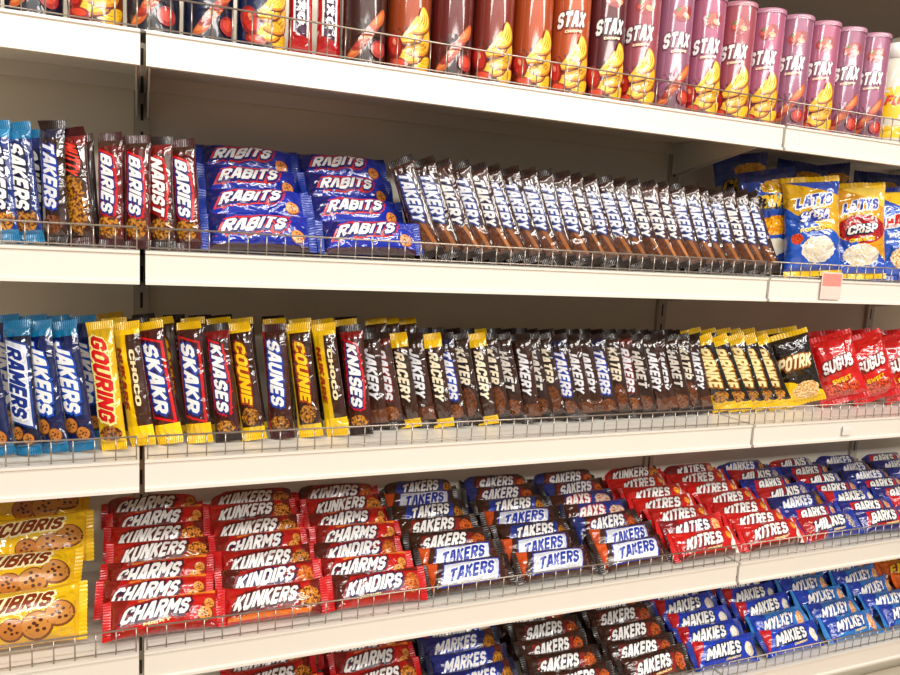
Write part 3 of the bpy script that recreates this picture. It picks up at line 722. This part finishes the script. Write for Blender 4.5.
# ------------------------------------------------------------------ shelf 3
g3 = 'standing bars on the middle shelf'
seq3 = [(-0.188,t_blueb),(-0.153,t_blue),(-0.116,t_blueb),(-0.078,t_blueb),(-0.034,t_yel),(0.008,t_yel3),(0.050,t_sk),(0.096,t_sk),(0.142,t_sk2),(0.184,t_yel2),(0.232,t_sk3),(0.282,t_yel2),(0.330,t_yel3),(0.374,t_sk2)]
for i, (x, t) in enumerate(seq3):
    yy = 0.05 if i < 5 else 0.068
    stand(t, x, yy+J(0.003), Z3, g3, -30+J(4), 9, 7+J(3))
    if i > 3:
        stand(random.choice((t_yel2, t_sk2, t_yel2, t_sk)), x+0.012, yy+0.072, Z3, g3, -26+J(3), 8, 6+J(3), stuff=True)
        stand(random.choice((t_yel, t_br, t_sk2, t_sk2)), x+0.02, yy+0.14, Z3, g3, -26+J(3), 7, 6+J(3), stuff=True)
    else:
        stand(t_blueb, x+0.01, yy+0.08, Z3, g3, -26+J(2), 8, 6+J(2), stuff=True)
n = 25
for i in range(n):
    x = 0.416+i*0.0322
    t = t_br3 if i in (2,4,7) else random.choice((t_br, t_brb, t_br, t_brb, t_br2, t_brd, t_brc))
    if i < 6 and t is not t_br3: t = random.choice((t_brc, t_br2, t_br))
    stand(t, x, 0.095+J(0.006), Z3, g3, -32+J(3), 9+J(1.5), 8+6*i/n+J(2))
    stand(random.choice((t_br, t_br3 if i < 10 else t_brc, t_brb, t_yel2 if i < 5 else t_br)), x+0.01, 0.177+J(0.005), Z3, g3, -31+J(3), 6, 8+5*i/n+J(2.5), stuff=True)
for i in range(5):
    stand(t_pic, 1.240+i*0.042, 0.088+J(0.004), Z3, g3, -35+J(2), 9, 23+J(2.5))
    stand(t_pic, 1.255+i*0.041, 0.172+J(0.003), Z3, g3, -31+J(2), 7, 16+J(2), stuff=True)
stand(t_picb, 1.485, 0.09, Z3, 'snack packs on the middle shelf', -32, 8, 20)
stand(t_picb, 1.51, 0.17, Z3, 'snack packs on the middle shelf', -28, 8, 10)
for i in range(5):
    stand(t_bagR, 1.615+i*0.115, 0.085, Z3, 'red snack bags on the middle shelf', -28+J(6), 12, 18+J(6))
for i in range(4):
    stand(t_bagR, 1.66+i*0.12, 0.18, Z3, 'red snack bags on the middle shelf', -28+J(6), 10, 8+J(6))

# ------------------------------------------------------------------ piles, shelves 4 and 5
def pile(t, alts, cx, z, y0, rows, group, th=47, pitch=0.0485, dz=0.009, alt_p=0.4, first=0):
    for i in range(rows):
        tt = random.choice(alts) if (i > first and random.random() < alt_p) else t
        put(tt, rz(J(4.5)) @ rx(th+J(5)) @ ry(J(3.2)), cx+J(0.008), y0+i*pitch+J(0.002), z+i*dz, group)
    for (yy, k) in ((0.215, 0), (0.285, 0), (0.29, 1)):
        if (rows-1)*dz > 0.035*(k+1)-0.012: put(t, rz(J(1)), cx, yy, z+k*0.031, group, seals=False, stuff=True)
g4 = 'piled candy bars on the fourth shelf'
cols4 = [(0.034,t_reda,(t_redb,t_reda)),(0.218,t_redb,(t_reda,t_redc)),(0.402,t_redc,(t_redb,t_reda)),(0.590,t_taka,(t_takc,t_takb,t_brl)),(0.784,t_taka,(t_takb,t_takc,t_brl)),(0.982,t_taka,(t_takb,t_takd,t_takc)),
         (1.182,t_redd,(t_rede,t_redb)),(1.370,t_redd,(t_rede,t_redd)),(1.560,t_rb,(t_nv,t_nvl)),(1.748,t_nv,(t_rb,t_nvl,t_bll)),(1.935,t_nvl,(t_nv,t_bll)),(2.12,t_nvl,(t_nv,t_nvl))]
for i, (cx, t, alts) in enumerate(cols4):
    tk = 3 <= i <= 5
    pile(t, alts, cx, Z4, 0.047, 7, g4, dz=0.0135-0.0006*i, alt_p=(0.85 if tk else 0.45), first=(1 if tk else 0))
for i, (dx, a, b2) in enumerate(((0.0, 60, 2), (-0.012, 50, -3), (0.002, 60, 3), (-0.008, 50, -2))):
    put(t_cook, rz(b2) @ rx(a) @ ry(J(3)), -0.182+dx, 0.066+i*0.076, Z4+i*0.033, 'cookie packs on the fourth shelf')
g5 = 'piled candy bars on the bottom shelf'
cols5 = [(0.245,t_reda,(t_redb,)),(0.45,t_reda,(t_redb,)),(0.66,t_nvl,(t_bll,t_nvl)),(0.865,t_brl,(t_takc,t_nvl)),(1.07,t_brl,(t_takc,t_brl)),(1.275,t_bll,(t_nvl,t_bll)),(1.48,t_bll,(t_lbl,t_bll)),(1.685,t_lbl,(t_bll,t_lbl)),(1.88,t_lbl,(t_lbl,t_bll)),(2.07,t_orl,(t_orl,)),(2.26,t_orl,(t_orl,))]
for cx, t, alts in cols5:
    pile(t, alts, cx, Z5, 0.047, 7, g5, dz=0.0115)

# merge the mostly covered repeats into one object
def merge_stuff():
    sb = MB(); mats = []; mid = {}
    cache = {}
    for me, M in STUFF:
        if me.name not in cache:
            cache[me.name] = ([v.co.copy() for v in me.vertices], [(list(p.vertices), p.material_index, p.use_smooth) for p in me.polygons])
        vs, ps = cache[me.name]
        b = len(sb.v)
        sb.v += [tuple(M @ v) for v in vs]
        loc = []
        for m in me.materials:
            if m.name not in mid:
                mid[m.name] = len(mats); mats.append(m)
            loc.append(mid[m.name])
        for vv, mi_, s_ in ps:
            sb.f.append([b+k for k in vv]); sb.mi.append(loc[mi_]); sb.sm.append(s_)
    return sb.mesh('candy_bar_stock', mats)
plain = {}
PLAINMAT = {}
BASECOL = {'wrap_yellow': YEL, 'wrap_yellow_brown': C(58,26,12), 'wrap_yellow_wide': YEL, 'wrap_blue_short': C(14,46,124), 'wrap_navy_white': C(10,26,84), 'wrap_blue': NAVY,
           'wrap_maroon': C(96,16,12), 'wrap_maroon_brown': C(66,26,14), 'wrap_maroon_long': C(66,14,12), 'wrap_black_yellow': C(26,18,12), 'wrap_royal': C(16,44,170),
           'wrap_red': RED, 'wrap_red_dark': RED, 'wrap_red_brown': RED, 'wrap_scarlet': RED, 'wrap_midnight': NAVY, 'wrap_bright_blue': BLUE, 'wrap_light_blue': LBLUE,
           'wrap_brown_gold': KB, 'wrap_orange_purple': ORG, 'wrap_navy_red': NAVY, 'wrap_red_blue': BLUE}
def plain_version(me):
    if me.name in plain: return plain[me.name]
    c = me.copy()
    for i, m in enumerate(c.materials):
        if m.name.startswith('wrap_'):
            if m.name not in PLAINMAT:
                PLAINMAT[m.name] = simple('stock_film', BASECOL.get(m.name, BROWN), 0.35, 0, 0.3, 30, 0, 0.7)
            c.materials[i] = PLAINMAT[m.name]
    plain[me.name] = c
    return c
STUFF[:] = [(plain_version(me), M) for me, M in STUFF]
o = bpy.data.objects.new('candy_bar_stock', merge_stuff()); COL.objects.link(o)
o['label'] = 'further candy bars stocked behind the first rows on the shelves'; o['category'] = 'candy bars'; o['kind'] = 'stuff'

# ------------------------------------------------------------------ price tags
def tag(x, z, w, h, c1, c2, lab):
    b = MB(); b.box(-w/2, w/2, -0.001, 0, -h/2, h/2, 0)
    b.box(-w/2+0.003, w/2-0.003, -0.0015, -0.001, h*0.0, h/2-0.003, 1)
    o = bpy.data.objects.new('price_tag', b.mesh('price_tag', [flatmat(c1), flatmat(c2)])); o.location = (x, -0.0045, z)
    COL.objects.link(o); o['label'] = lab; o['category'] = 'price tag'
tag(1.415, Z2-0.012, 0.062, 0.06, C(240,206,196), C(232,142,130), 'pinkish price slip on shelf rail')
tag(1.52, Z3-0.025, 0.03, 0.022, C(225,222,216), C(230,230,225), 'small white price tag on shelf rail')

# ------------------------------------------------------------------ lights
def area(name, loc, rot, sx, sy, e, col):
    l = bpy.data.lights.new(name, 'AREA'); l.shape = 'RECTANGLE'; l.size = sx; l.size_y = sy; l.energy = e; l.color = col
    o = bpy.data.objects.new(name, l); o.location = loc; o.rotation_euler = [math.radians(a) for a in rot]; COL.objects.link(o)
cw = (1.0, 0.965, 0.91)
area('ceiling_lamp', (0.8, -1.3, 3.0), (20, 0, 0), 5, 0.15, 44, cw)
area('ceiling_lamp', (0.8, -2.6, 2.9), (50, 0, 0), 5, 0.15, 76, cw)
area('ceiling_lamp', (0.8, -4.2, 2.9), (62, 0, 0), 6, 0.2, 108, cw)
w = bpy.data.worlds.new('World'); scene.world = w; w.use_nodes = True
w.node_tree.nodes['Background'].inputs[0].default_value = (1.0, 0.975, 0.93, 1); w.node_tree.nodes['Background'].inputs[1].default_value = 0.16

# ------------------------------------------------------------------ camera
cam = bpy.data.cameras.new('camera'); cam.sensor_width = 36; cam.lens = 743/900*36
co = bpy.data.objects.new('camera', cam); COL.objects.link(co); scene.camera = co
X = Vector((1770, -3, -743)).normalized()
Y = Vector((-312, 108.7, -743)); Y = (Y - X*Y.dot(X)).normalized()
Zv = X.cross(Y)
R = Matrix((X, Y, Zv)).to_4x4()
R.translation = Vector((0, -D, H))
co.matrix_world = R
cam.clip_start = 0.02
